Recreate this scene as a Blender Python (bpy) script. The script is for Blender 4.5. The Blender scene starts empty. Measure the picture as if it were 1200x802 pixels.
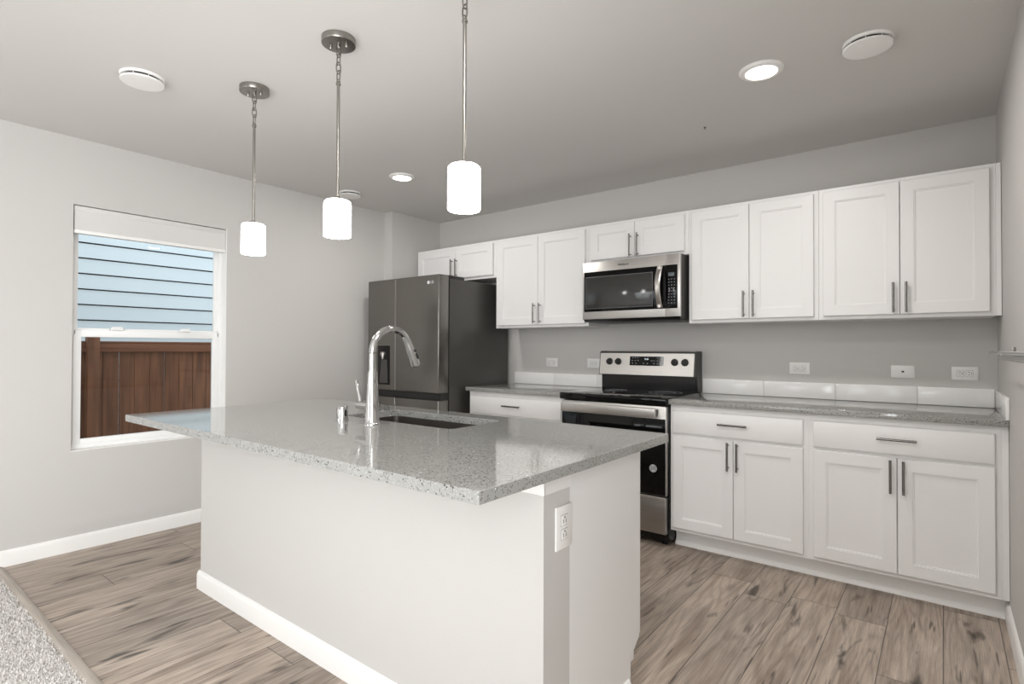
import bpy, bmesh, math, random
from mathutils import Vector, Matrix
random.seed(7)
PI = math.pi
scene = bpy.context.scene
COL = scene.collection

# ---------------------------------------------------------------- camera
def make_camera():
    yaw, pitch, roll, f = math.radians(38.1509), math.radians(0.6685), math.radians(0.188), 644.2763
    F = Vector((-math.sin(yaw)*math.cos(pitch), math.cos(yaw)*math.cos(pitch), math.sin(pitch)))
    R = Vector((math.cos(yaw), math.sin(yaw), 0)); U = R.cross(F)
    R2 = R*math.cos(roll) + U*math.sin(roll); U2 = R2.cross(F)
    cam = bpy.data.cameras.new('camera'); cam.sensor_width = 36.0; cam.sensor_fit = 'HORIZONTAL'
    cam.lens = f*36.0/1200.0; cam.clip_start = 0.03; cam.clip_end = 200
    o = bpy.data.objects.new('camera', cam); COL.objects.link(o)
    m = Matrix((R2, U2, -F)).transposed().to_4x4(); m.translation = Vector((4.0759, -3.8761, 1.2122))
    o.matrix_world = m
    scene.camera = o
make_camera()

# ---------------------------------------------------------------- world, lights, exposure
W_STRENGTH = 1.6
W_ROOM = 4.300
w = bpy.data.worlds.new('overcast_sky'); scene.world = w; w.use_nodes = True
bgn = w.node_tree.nodes['Background']; bgn.inputs[0].default_value = (0.86, 0.94, 1.0, 1); bgn.inputs[1].default_value = W_STRENGTH

def area(name, loc, rot, sx, sy, power, col=(1, 1, 1), spread=PI):
    l = bpy.data.lights.new(name, 'AREA'); l.shape = 'RECTANGLE'; l.size = sx; l.size_y = sy; l.energy = power; l.color = col; l.spread = spread
    o = bpy.data.objects.new(name, l); COL.objects.link(o); o.location = loc; o.rotation_euler = rot
    return o
# daylight lamps at unseen rear and right openings, added to reach the room's brightness
area('added_daylight_rear', (1.30, -9.16, 1.30), (math.radians(40), 0, 0), 2.0, 2.0, 50, (0.97, 0.985, 1.0), math.radians(120))
area('added_daylight_right_far', (W_ROOM+0.14, -6.20, 1.20), (PI/2, 0, PI/2), 1.8, 1.9, 112, (0.97, 0.985, 1.0))
area('added_daylight_right_near', (W_ROOM+0.14, -4.60, 1.20), (PI/2, 0, PI/2), 1.2, 1.9, 58, (0.97, 0.985, 1.0))

scene.view_settings.view_transform = 'Standard'; scene.view_settings.look = 'None'
scene.view_settings.gamma = 1.0; scene.view_settings.use_curve_mapping = False
scene.view_settings.exposure = 0.13
scene.cycles.max_bounces = 10; scene.cycles.diffuse_bounces = 6; scene.cycles.glossy_bounces = 5
scene.cycles.transparent_max_bounces = 10
scene.cycles.sample_clamp_indirect = 6.0
scene.cycles.use_denoising = True

# ---------------------------------------------------------------- room numbers
H, W = 2.464, 4.300
YR = -9.0          # rear wall
CZ = 0.905         # counter top

# ---------------------------------------------------------------- materials
def mat(name, col, rough=0.5, metal=0.0, spec=0.5, coat=0.0, bump=0.0, bscale=200.0, var=0.0, vscale=3.0):
    m = bpy.data.materials.new(name); m.use_nodes = True; nt = m.node_tree; b = nt.nodes['Principled BSDF']
    b.inputs['Base Color'].default_value = (*col, 1); b.inputs['Roughness'].default_value = rough
    b.inputs['Metallic'].default_value = metal; b.inputs['Specular IOR Level'].default_value = spec
    b.inputs['Coat Weight'].default_value = coat
    g = nt.nodes.new('ShaderNodeNewGeometry')
    if bump:
        n = nt.nodes.new('ShaderNodeTexNoise'); n.inputs['Scale'].default_value = bscale; n.inputs['Detail'].default_value = 3
        nt.links.new(g.outputs['Position'], n.inputs['Vector'])
        bp = nt.nodes.new('ShaderNodeBump'); bp.inputs['Strength'].default_value = bump; bp.inputs['Distance'].default_value = 0.002
        nt.links.new(n.outputs['Fac'], bp.inputs['Height']); nt.links.new(bp.outputs['Normal'], b.inputs['Normal'])
    if var:
        n = nt.nodes.new('ShaderNodeTexNoise'); n.inputs['Scale'].default_value = vscale; n.inputs['Detail'].default_value = 4
        nt.links.new(g.outputs['Position'], n.inputs['Vector'])
        mr = nt.nodes.new('ShaderNodeMapRange'); mr.inputs[3].default_value = 1-var; mr.inputs[4].default_value = 1+var
        nt.links.new(n.outputs['Fac'], mr.inputs[0])
        mx = nt.nodes.new('ShaderNodeVectorMath'); mx.operation = 'SCALE'; mx.inputs[0].default_value = col
        nt.links.new(mr.outputs[0], mx.inputs['Scale']); nt.links.new(mx.outputs[0], b.inputs['Base Color'])
    return m

def emis(name, col, s, base=(0.9, 0.9, 0.9)):
    m = mat(name, base, 0.3); b = m.node_tree.nodes['Principled BSDF']
    b.inputs['Emission Color'].default_value = (*col, 1); b.inputs['Emission Strength'].default_value = s
    return m

M = {}
M['wall'] = mat('greige_wall_paint', (0.565, 0.55, 0.53), 0.75, bump=0.25, bscale=260, spec=0.3)
M['ceil'] = mat('ceiling_paint', (0.635, 0.62, 0.60), 0.85, bump=0.3, bscale=180, spec=0.2)
M['white'] = mat('white_cabinet_paint', (0.80, 0.793, 0.783), 0.38, spec=0.4, bump=0.05, bscale=300)
M['trim'] = mat('white_trim_paint', (0.84, 0.83, 0.81), 0.35, spec=0.4, bump=0.04)
M['vinyl'] = mat('white_vinyl', (0.86, 0.86, 0.85), 0.3, bump=0.02)
M['dark_gap'] = mat('black_shadow_gap', (0.02, 0.02, 0.02), 0.7, bump=0.05)
M['nickel'] = mat('brushed_nickel', (0.33, 0.315, 0.29), 0.27, metal=1.0, bump=0.05, bscale=600)
M['pull'] = mat('satin_nickel_pull', (0.21, 0.203, 0.193), 0.24, metal=1.0, bump=0.03, bscale=600)
M['chrome'] = mat('polished_chrome', (0.60, 0.60, 0.60), 0.06, metal=1.0, bump=0.01)
M['black_glass'] = mat('black_glass', (0.003, 0.003, 0.003), 0.05, spec=0.22, bump=0.005, bscale=20)
M['black'] = mat('black_plastic', (0.010, 0.010, 0.010), 0.35, bump=0.05)
M['blackgloss'] = mat('black_enamel', (0.005, 0.005, 0.005), 0.14, spec=0.3, bump=0.01)
M['darkgrey'] = mat('dark_grey_enamel', (0.055, 0.053, 0.05), 0.45, bump=0.1, bscale=500)
M['tile'] = mat('glossy_white_tile', (0.84, 0.835, 0.82), 0.14, spec=0.5, bump=0.02, bscale=14)
M['grout'] = mat('grey_grout', (0.50, 0.49, 0.475), 0.8, bump=0.2)
M['plate'] = mat('white_outlet_plastic', (0.84, 0.83, 0.81), 0.3, bump=0.02)
M['slot'] = mat('outlet_slot_black', (0.01, 0.01, 0.01), 0.6, bump=0.02)
M['shade_fabric'] = mat('white_blind_fabric', (0.66, 0.65, 0.63), 0.8, bump=0.3, bscale=500)
M['print'] = mat('pale_grey_print', (0.62, 0.63, 0.64), 0.4, bump=0.02)
M['mid_print'] = mat('mid_grey_print', (0.30, 0.32, 0.33), 0.4, bump=0.02)
M['dim_print'] = mat('dim_grey_print', (0.16, 0.17, 0.18), 0.4, bump=0.02)
M['lens'] = emis('recessed_light_lens', (1.0, 0.93, 0.84), 4.5)
M['shade_glass'] = emis('frosted_lamp_glass', (1.0, 0.98, 0.96), 18.0)
M['lcd'] = emis('lcd_digits', (0.75, 0.9, 1.0), 0.9, (0.3, 0.3, 0.3))
M['lcd_dim'] = mat('lcd_window', (0.09, 0.11, 0.12), 0.2, bump=0.02)
M['ground'] = mat('outdoor_gravel', (0.25, 0.24, 0.22), 0.9, bump=0.8, bscale=60, var=0.3, vscale=30)

def brushed(name, col, rough=0.28, axis='x', amt=0.10, metal=1.0):
    """brushed steel: fine streaks along one axis"""
    m = bpy.data.materials.new(name); m.use_nodes = True; nt = m.node_tree; b = nt.nodes['Principled BSDF']
    b.inputs['Metallic'].default_value = metal
    g = nt.nodes.new('ShaderNodeNewGeometry'); mp = nt.nodes.new('ShaderNodeMapping')
    mp.inputs['Scale'].default_value = {'x': (2, 300, 300), 'y': (300, 2, 300), 'z': (300, 300, 2)}[axis]
    nt.links.new(g.outputs['Position'], mp.inputs[0])
    n = nt.nodes.new('ShaderNodeTexNoise'); n.inputs['Scale'].default_value = 1.0; n.inputs['Detail'].default_value = 2
    nt.links.new(mp.outputs[0], n.inputs['Vector'])
    mr = nt.nodes.new('ShaderNodeMapRange'); mr.inputs[3].default_value = rough-0.05; mr.inputs[4].default_value = rough+0.07
    nt.links.new(n.outputs['Fac'], mr.inputs[0]); nt.links.new(mr.outputs[0], b.inputs['Roughness'])
    mr2 = nt.nodes.new('ShaderNodeMapRange'); mr2.inputs[3].default_value = 1-amt; mr2.inputs[4].default_value = 1+amt
    nt.links.new(n.outputs['Fac'], mr2.inputs[0])
    vm = nt.nodes.new('ShaderNodeVectorMath'); vm.operation = 'SCALE'; vm.inputs[0].default_value = col
    nt.links.new(mr2.outputs[0], vm.inputs['Scale']); nt.links.new(vm.outputs[0], b.inputs['Base Color'])
    return m
M['steel'] = brushed('brushed_stainless', (0.58, 0.56, 0.535), 0.33)
M['steel_dark'] = brushed('dark_stainless', (0.225, 0.215, 0.20), 0.30, 'x')
M['sink_steel'] = brushed('sink_stainless', (0.13, 0.12, 0.11), 0.45, 'x')
M['fridge_side'] = brushed('fridge_side_grey', (0.085, 0.082, 0.076), 0.36, 'z', 0.05, 0.35)

def quartz():
    m = bpy.data.materials.new('speckled_grey_quartz'); m.use_nodes = True; nt = m.node_tree; b = nt.nodes['Principled BSDF']
    b.inputs['Roughness'].default_value = 0.06; b.inputs['Specular IOR Level'].default_value = 0.5
    b.inputs['Coat Weight'].default_value = 0.30; b.inputs['Coat Roughness'].default_value = 0.06; b.inputs['Coat IOR'].default_value = 1.55
    g = nt.nodes.new('ShaderNodeNewGeometry')
    base = (0.30, 0.30, 0.285)
    def layer(prev, scale, thr, width, col, seed):
        v = nt.nodes.new('ShaderNodeTexVoronoi'); v.inputs['Scale'].default_value = scale
        ad = nt.nodes.new('ShaderNodeVectorMath'); ad.operation = 'ADD'; ad.inputs[1].default_value = (seed, seed*1.7, seed*.3)
        nt.links.new(g.outputs['Position'], ad.inputs[0]); nt.links.new(ad.outputs[0], v.inputs['Vector'])
        # only some cells carry a chip
        sp = nt.nodes.new('ShaderNodeSeparateColor'); nt.links.new(v.outputs['Color'], sp.inputs[0])
        lt = nt.nodes.new('ShaderNodeMath'); lt.operation = 'LESS_THAN'; lt.inputs[1].default_value = thr
        nt.links.new(sp.outputs[0], lt.inputs[0])
        d = nt.nodes.new('ShaderNodeMath'); d.operation = 'LESS_THAN'; d.inputs[1].default_value = width
        nt.links.new(v.outputs['Distance'], d.inputs[0])
        mu = nt.nodes.new('ShaderNodeMath'); mu.operation = 'MULTIPLY'
        nt.links.new(lt.outputs[0], mu.inputs[0]); nt.links.new(d.outputs[0], mu.inputs[1])
        mx = nt.nodes.new('ShaderNodeMix'); mx.data_type = 'RGBA'
        nt.links.new(mu.outputs[0], mx.inputs['Factor'])
        if prev is None: mx.inputs['A'].default_value = (*base, 1)
        else: nt.links.new(prev, mx.inputs['A'])
        mx.inputs['B'].default_value = (*col, 1)
        return mx.outputs['Result']
    p = layer(None, 170, .30, .42, (0.17, 0.165, 0.155), 3)
    p = layer(p, 240, .28, .42, (0.42, 0.42, 0.405), 11)
    p = layer(p, 150, .14, .36, (0.03, 0.03, 0.028), 23)
    p = layer(p, 120, .008, .30, (0.85, 0.87, 0.88), 31)
    nt.links.new(p, b.inputs['Base Color'])
    return m
M['quartz'] = quartz()

def plank_floor():
    m = bpy.data.materials.new('grey_oak_planks'); m.use_nodes = True; nt = m.node_tree; b = nt.nodes['Principled BSDF']
    N = nt.nodes.new; L = nt.links.new
    def math_(op, a, b_=None, c=None):
        n = N('ShaderNodeMath'); n.operation = op
        for i, v in enumerate((a, b_, c)):
            if v is None: continue
            if isinstance(v, (int, float)): n.inputs[i].default_value = v
            else: L(v, n.inputs[i])
        return n.outputs[0]
    g = N('ShaderNodeNewGeometry'); s = N('ShaderNodeSeparateXYZ'); L(g.outputs['Position'], s.inputs[0])
    PW, PL = 0.1955, 1.22
    u = math_('DIVIDE', math_('ADD', s.outputs[0], -3.482+PW*40), PW)
    row = math_('FLOOR', u); fu = math_('FRACT', u)
    wn = N('ShaderNodeTexWhiteNoise'); wn.noise_dimensions = '1D'; L(row, wn.inputs['W'])
    v = math_('ADD', math_('DIVIDE', math_('ADD', s.outputs[1], 30.0), PL), wn.outputs['Value'])
    bi = math_('FLOOR', v); fv = math_('FRACT', v)
    cb = N('ShaderNodeCombineXYZ'); L(row, cb.inputs[0]); L(bi, cb.inputs[1])
    wb = N('ShaderNodeTexWhiteNoise'); wb.noise_dimensions = '3D'; L(cb.outputs[0], wb.inputs['Vector'])
    # board local coordinates, jumped per board
    off = N('ShaderNodeVectorMath'); off.operation = 'SCALE'; off.inputs['Scale'].default_value = 37.0; L(wb.outputs['Color'], off.inputs[0])
    pos = N('ShaderNodeVectorMath'); pos.operation = 'ADD'; L(g.outputs['Position'], pos.inputs[0]); L(off.outputs[0], pos.inputs[1])
    # warp for cathedral grain
    mpw = N('ShaderNodeMapping'); mpw.inputs['Scale'].default_value = (5.5, 0.5, 1); L(pos.outputs[0], mpw.inputs[0])
    nw = N('ShaderNodeTexNoise'); nw.inputs['Scale'].default_value = 1.0; nw.inputs['Detail'].default_value = 2; L(mpw.outputs[0], nw.inputs['Vector'])
    # rings
    rings = math_('FRACT', math_('MULTIPLY', nw.outputs['Fac'], 19.0))
    tri = math_('ABSOLUTE', math_('SUBTRACT', rings, 0.5))            # 0..0.5
    # fine fibres
    mpf = N('ShaderNodeMapping'); mpf.inputs['Scale'].default_value = (230, 7, 1); L(pos.outputs[0], mpf.inputs[0])
    nf = N('ShaderNodeTexNoise'); nf.inputs['Scale'].default_value = 1.0; nf.inputs['Detail'].default_value = 5; nf.inputs['Roughness'].default_value = 0.7; L(mpf.outputs[0], nf.inputs['Vector'])
    mps = N('ShaderNodeMapping'); mps.inputs['Scale'].default_value = (16, 1.6, 1); L(pos.outputs[0], mps.inputs[0])
    ns = N('ShaderNodeTexNoise'); ns.inputs['Scale'].default_value = 1.0; ns.inputs['Detail'].default_value = 4; ns.inputs['Distortion'].default_value = 1.2; L(mps.outputs[0], ns.inputs['Vector'])
    # dark smoky streaks / knots
    mpk = N('ShaderNodeMapping'); mpk.inputs['Scale'].default_value = (13, 2.6, 1); mpk.inputs['Location'].default_value = (5, 9, 0); L(pos.outputs[0], mpk.inputs[0])
    nk = N('ShaderNodeTexNoise'); nk.inputs['Scale'].default_value = 1.0; nk.inputs['Detail'].default_value = 3; nk.inputs['Distortion'].default_value = 0.8; L(mpk.outputs[0], nk.inputs['Vector'])
    kn = N('ShaderNodeMapRange'); kn.inputs[1].default_value = 0.61; kn.inputs[2].default_value = 0.72; L(nk.outputs['Fac'], kn.inputs[0])
    # colour build-up (value multiplier)
    ramp = N('ShaderNodeValToRGB'); L(ns.outputs['Fac'], ramp.inputs[0])
    e = ramp.color_ramp.elements
    e[0].position = 0.28; e[0].color = (0.270, 0.210, 0.166, 1)
    e[1].position = 0.72; e[1].color = (0.50, 0.418, 0.350, 1)
    x = e.new(0.5); x.color = (0.40, 0.328, 0.270, 1)
    f1 = N('ShaderNodeMapRange'); f1.inputs[1].default_value = 0.3; f1.inputs[2].default_value = 0.7; f1.inputs[3].default_value = 0.72; f1.inputs[4].default_value = 1.24; L(nf.outputs['Fac'], f1.inputs[0])
    f2 = N('ShaderNodeMapRange'); f2.inputs[2].default_value = 0.30; f2.inputs[3].default_value = 0.84; f2.inputs[4].default_value = 1.05; L(tri, f2.inputs[0])
    f3 = N('ShaderNodeMapRange'); f3.inputs[3].default_value = 0.84; f3.inputs[4].default_value = 1.16; L(wb.outputs['Value'], f3.inputs[0])
    f4 = N('ShaderNodeMapRange'); f4.inputs[3].default_value = 1.0; f4.inputs[4].default_value = 0.22; L(kn.outputs[0], f4.inputs[0])
    mpc = N('ShaderNodeMapping'); mpc.inputs['Scale'].default_value = (46, 3.4, 1); mpc.inputs['Location'].default_value = (2, 31, 0); L(pos.outputs[0], mpc.inputs[0])
    nc = N('ShaderNodeTexNoise'); nc.inputs['Scale'].default_value = 1.0; nc.inputs['Detail'].default_value = 2; L(mpc.outputs[0], nc.inputs['Vector'])
    f5 = N('ShaderNodeMapRange'); f5.inputs[1].default_value = 0.65; f5.inputs[2].default_value = 0.73; f5.inputs[3].default_value = 1.0; f5.inputs[4].default_value = 0.35; L(nc.outputs['Fac'], f5.inputs[0])
    prod = math_('MULTIPLY', math_('MULTIPLY', math_('MULTIPLY', f1.outputs[0], f2.outputs[0]), f5.outputs[0]), math_('MULTIPLY', f3.outputs[0], f4.outputs[0]))
    # seams
    gx, gy = 0.0034/PW, 0.0034/PL
    sx = math_('MINIMUM', fu, math_('SUBTRACT', 1.0, fu)); sy = math_('MINIMUM', fv, math_('SUBTRACT', 1.0, fv))
    seam = math_('MAXIMUM', math_('LESS_THAN', sx, gx*.55), math_('LESS_THAN', sy, gy*.55))
    sm = math_('SUBTRACT', 1.0, math_('MULTIPLY', seam, 0.68))
    prod = math_('MULTIPLY', prod, sm)
    vm = N('ShaderNodeVectorMath'); vm.operation = 'SCALE'; L(ramp.outputs[0], vm.inputs[0]); L(prod, vm.inputs['Scale'])
    L(vm.outputs[0], b.inputs['Base Color'])
    rr = N('ShaderNodeMapRange'); rr.inputs[3].default_value = 0.36; rr.inputs[4].default_value = 0.52; L(nf.outputs['Fac'], rr.inputs[0]); L(rr.outputs[0], b.inputs['Roughness'])
    b.inputs['Specular IOR Level'].default_value = 0.45
    bp = N('ShaderNodeBump'); bp.inputs['Strength'].default_value = 0.35; bp.inputs['Distance'].default_value = 0.001
    hh = math_('SUBTRACT', nf.outputs['Fac'], math_('MULTIPLY', seam, 2.0)); L(hh, bp.inputs['Height']); L(bp.outputs[0], b.inputs['Normal'])
    return m
M['planks'] = plank_floor()

def wood(name, c1, c2, axis=2, scale=1.0):
    m = bpy.data.materials.new(name); m.use_nodes = True; nt = m.node_tree; b = nt.nodes['Principled BSDF']; b.inputs['Roughness'].default_value = 0.65
    g = nt.nodes.new('ShaderNodeNewGeometry'); mp = nt.nodes.new('ShaderNodeMapping')
    sc = [22*scale]*3; sc[axis] = 1.6*scale; mp.inputs['Scale'].default_value = sc; nt.links.new(g.outputs['Position'], mp.inputs[0])
    n = nt.nodes.new('ShaderNodeTexNoise'); n.inputs['Scale'].default_value = 1; n.inputs['Detail'].default_value = 5; n.inputs['Distortion'].default_value = .6
    nt.links.new(mp.outputs[0], n.inputs['Vector'])
    r = nt.nodes.new('ShaderNodeValToRGB'); r.color_ramp.elements[0].position = .3; r.color_ramp.elements[1].position = .7
    r.color_ramp.elements[0].color = (*c1, 1); r.color_ramp.elements[1].color = (*c2, 1)
    nt.links.new(n.outputs['Fac'], r.inputs[0]); nt.links.new(r.outputs[0], b.inputs['Base Color'])
    return m
M['fence'] = wood('cedar_fence_stain', (0.095, 0.030, 0.009), (0.225, 0.085, 0.032))
M['fence_rail'] = wood('cedar_rail_stain', (0.13, 0.042, 0.016), (0.25, 0.095, 0.040), 1)
M['strip'] = wood('grey_oak_strip', (0.36, 0.315, 0.27), (0.52, 0.465, 0.41), 0, 2)
M['siding'] = mat('pale_blue_siding', (0.72, 0.785, 0.81), 0.6, bump=0.3, bscale=60, var=0.03)

def carpet_mat():
    m = mat('speckled_carpet', (0.5, 0.48, 0.46), 0.95, spec=0.1); nt = m.node_tree; b = nt.nodes['Principled BSDF']
    g = nt.nodes.new('ShaderNodeNewGeometry')
    v = nt.nodes.new('ShaderNodeTexVoronoi'); v.inputs['Scale'].default_value = 150; nt.links.new(g.outputs['Position'], v.inputs['Vector'])
    sp = nt.nodes.new('ShaderNodeSeparateColor'); nt.links.new(v.outputs['Color'], sp.inputs[0])
    r = nt.nodes.new('ShaderNodeValToRGB'); e = r.color_ramp.elements
    e[0].position = 0.0; e[0].color = (0.34, 0.32, 0.30, 1); e[1].position = 1; e[1].color = (0.88, 0.86, 0.83, 1)
    x = e.new(.25); x.color = (0.62, 0.595, 0.57, 1); x = e.new(.6); x.color = (0.76, 0.735, 0.71, 1)
    nt.links.new(sp.outputs[0], r.inputs[0]); nt.links.new(r.outputs[0], b.inputs['Base Color'])
    return m
M['carpet'] = carpet_mat()

def glass_mat():
    m = bpy.data.materials.new('window_glass'); m.use_nodes = True; nt = m.node_tree; nt.nodes.clear()
    o = nt.nodes.new('ShaderNodeOutputMaterial'); mx = nt.nodes.new('ShaderNodeMixShader'); t = nt.nodes.new('ShaderNodeBsdfTransparent')
    t.inputs[0].default_value = (0.97, 0.985, 0.985, 1)
    gl = nt.nodes.new('ShaderNodeBsdfGlossy'); gl.inputs['Roughness'].default_value = 0.01
    fr = nt.nodes.new('ShaderNodeFresnel'); fr.inputs[0].default_value = 1.33
    nt.links.new(fr.outputs[0], mx.inputs[0]); nt.links.new(t.outputs[0], mx.inputs[1]); nt.links.new(gl.outputs[0], mx.inputs[2])
    nt.links.new(mx.outputs[0], o.inputs[0]); return m
M['glass'] = glass_mat()

# ---------------------------------------------------------------- mesh helpers
class MB:
    def __init__(s): s.bm = bmesh.new()
    def box(s, x0, x1, y0, y1, z0, z1, bev=0.0, seg=2):
        bm = bmesh.new()
        r = bmesh.ops.create_cube(bm, size=1)
        for v in bm.verts:
            v.co = Vector(((x0+x1)/2 + v.co.x*(x1-x0), (y0+y1)/2 + v.co.y*(y1-y0), (z0+z1)/2 + v.co.z*(z1-z0)))
        if bev: bmesh.ops.bevel(bm, geom=bm.edges[:]+bm.verts[:], offset=bev, segments=seg, profile=0.5, affect='EDGES')
        s.add(bm); return s
    def add(s, bm):
        me = bpy.data.meshes.new('tmp'); bm.to_mesh(me); s.bm.from_mesh(me); bpy.data.meshes.remove(me); bm.free()
    def faces(s, vs, fs):
        V = [s.bm.verts.new(v) for v in vs]
        for f in fs: s.bm.faces.new([V[i] for i in f])
        return s
    def prism(s, pts, axis, a, b):
        """closed polygon (2-D points) extruded along axis 0/1/2 from a to b"""
        def P(p, t):
            if axis == 0: return (t, p[0], p[1])
            if axis == 1: return (p[0], t, p[1])
            return (p[0], p[1], t)
        n = len(pts)
        vs = [P(p, a) for p in pts] + [P(p, b) for p in pts]
        fs = [list(range(n)), list(range(2*n-1, n-1, -1))] + [[i, (i+1) % n, n+(i+1) % n, n+i] for i in range(n)]
        return s.faces(vs, fs)
    def lathe(s, prof, c, axis='z', n=40, close=True):
        """profile of (radius, height) round an axis through c"""
        rings = []
        for r, h in prof:
            ring = []
            for i in range(n):
                a = 2*PI*i/n; u, v = r*math.cos(a), r*math.sin(a)
                if axis == 'z': p = (c[0]+u, c[1]+v, c[2]+h)
                elif axis == 'y': p = (c[0]+u, c[1]+h, c[2]+v)
                else: p = (c[0]+h, c[1]+u, c[2]+v)
                ring.append(s.bm.verts.new(p))
            rings.append(ring)
        for a, b in zip(rings, rings[1:]):
            for i in range(n): s.bm.faces.new((a[i], a[(i+1) % n], b[(i+1) % n], b[i]))
        if close:
            s.bm.faces.new(rings[0]); s.bm.faces.new(rings[-1][::-1])
        return s
    def tube(s, path, rad, n=16, closed=False, cap=True):
        path = [Vector(p) for p in path]; m = len(path)
        rads = rad if isinstance(rad, (list, tuple)) else [rad]*m
        up = None; rings = []
        for i, p in enumerate(path):
            if closed: t = (path[(i+1) % m]-path[i-1]).normalized()
            else: t = (path[min(i+1, m-1)]-path[max(i-1, 0)]).normalized()
            if up is None:
                up = Vector((0, 0, 1)) if abs(t.z) < .9 else Vector((1, 0, 0))
            side = t.cross(up).normalized(); up = side.cross(t).normalized()
            rings.append([s.bm.verts.new(p + (side*math.cos(2*PI*k/n) + up*math.sin(2*PI*k/n))*rads[i]) for k in range(n)])
        prs = list(zip(rings, rings[1:])) + ([(rings[-1], rings[0])] if closed else [])
        for a, b in prs:
            for k in range(n): s.bm.faces.new((a[k], a[(k+1) % n], b[(k+1) % n], b[k]))
        if cap and not closed:
            s.bm.faces.new(rings[0][::-1]); s.bm.faces.new(rings[-1])
        return s
    def build(s, name, m, parent=None, smooth=True, label=None):
        bm = s.bm
        bmesh.ops.recalc_face_normals(bm, faces=bm.faces[:])
        o_ = Vector((0, 0, 0))
        p = parent
        while p is not None:
            o_ = o_ + Vector(p.location); p = p.parent
        if parent is None:
            xs = [v.co.x for v in bm.verts]; ys = [v.co.y for v in bm.verts]; zs = [v.co.z for v in bm.verts]
            base = Vector(((min(xs)+max(xs))/2, (min(ys)+max(ys))/2, min(zs)))
        else: base = o_
        for v in bm.verts: v.co -= base
        me = bpy.data.meshes.new(name); bm.to_mesh(me); bm.free()
        if smooth:
            for f in me.polygons: f.use_smooth = True
            me.set_sharp_from_angle(angle=math.radians(32))
        me.materials.append(m)
        o = bpy.data.objects.new(name, me); COL.objects.link(o)
        if parent is None: o.location = base
        else: o.parent = parent
        if label: o['label'] = label
        return o

def thing(name, label, cat, loc, group=None):
    o = bpy.data.objects.new(name, None); COL.objects.link(o); o.location = loc; o.empty_display_size = .1
    o['label'] = label; o['category'] = cat
    if group: o['group'] = group
    return o
def tag(o, label, cat, group=None):
    o['label'] = label; o['category'] = cat
    if group: o['group'] = group
    return o
def struct(o): o['kind'] = 'structure'; return o

def text_mesh(name, body, size, loc, rot, m, parent, extrude=0.0004, align='CENTER'):
    cu = bpy.data.curves.new(name, 'FONT'); cu.body = body; cu.size = size; cu.extrude = extrude; cu.align_x = align; cu.align_y = 'CENTER'
    t = bpy.data.objects.new(name, cu); COL.objects.link(t)
    bpy.context.view_layer.update()
    dg = bpy.context.evaluated_depsgraph_get(); me = bpy.data.meshes.new_from_object(t.evaluated_get(dg))
    bpy.data.objects.remove(t); bpy.data.curves.remove(cu)
    me.materials.clear(); me.materials.append(m)
    o = bpy.data.objects.new(name, me); COL.objects.link(o)
    off = Vector((0, 0, 0)); p = parent
    while p is not None: off += Vector(p.location); p = p.parent
    o.rotation_euler = rot; o.location = Vector(loc)-off; o.parent = parent
    return o

# ================================================================ ROOM SHELL
T = 0.12
# window opening in the left wall
WY0, WY1, WZ0, WZ1 = -2.922, -2.030, 0.590, 2.066
# unseen window added in the right wall to brighten the room
VY0, VY1, VZ0, VZ1 = -7.10, -4.00, 0.35, 2.10
mb = MB()
mb.box(-T, 0, YR, WY0, 0, H).box(-T, 0, WY0, WY1, 0, WZ0).box(-T, 0, WY0, WY1, WZ1, H).box(-T, 0, WY1, T, 0, H)
struct(mb.build('wall_left', M['wall'], smooth=False))
struct(MB().box(0, 0.1075, -0.608, 0, 0, H).build('wall_left_chase', M['wall'], smooth=False))
struct(MB().box(0, W+T, 0, T, 0, H).build('wall_back', M['wall'], smooth=False))
struct(MB().box(W, W+T, YR, VY0, 0, H).box(W, W+T, VY0, VY1, 0, VZ0).box(W, W+T, VY0, VY1, VZ1, H).box(W, W+T, VY1, 0, 0, H).build('wall_right', M['wall'], smooth=False))
DX0, DX1, DZ1 = 0.25, 1.95, 2.10
struct(MB().box(-T, DX0, YR-T, YR, 0, H).box(DX1, W+T, YR-T, YR, 0, H).box(DX0, DX1, YR-T, YR, DZ1, H).build('wall_rear', M['wall'], smooth=False))
struct(MB().box(-T, W+T, YR-T, T, H, H+.12).build('ceiling', M['ceil'], smooth=False))
YS = -3.222         # edge of the plank floor
struct(MB().box(-T, W+T, YS, T, -.05, 0).build('floor', M['planks'], smooth=False))
struct(MB().box(-T, W+T, YR-T, YS-0.030, -.05, -0.002).build('floor', M['carpet'], smooth=False))
# transition strip
mb = MB()
mb.prism([(YS-0.040, -0.002), (YS-0.036, 0.006), (YS-0.026, 0.010), (YS-0.010, 0.010), (YS+0.003, 0.005), (YS+0.006, 0.0)], 0, 0.0, W)
s_ = struct(mb.build('trim_1', M['strip']))
s_['label'] = 'grey oak strip between the carpet and the plank floor'

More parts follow.
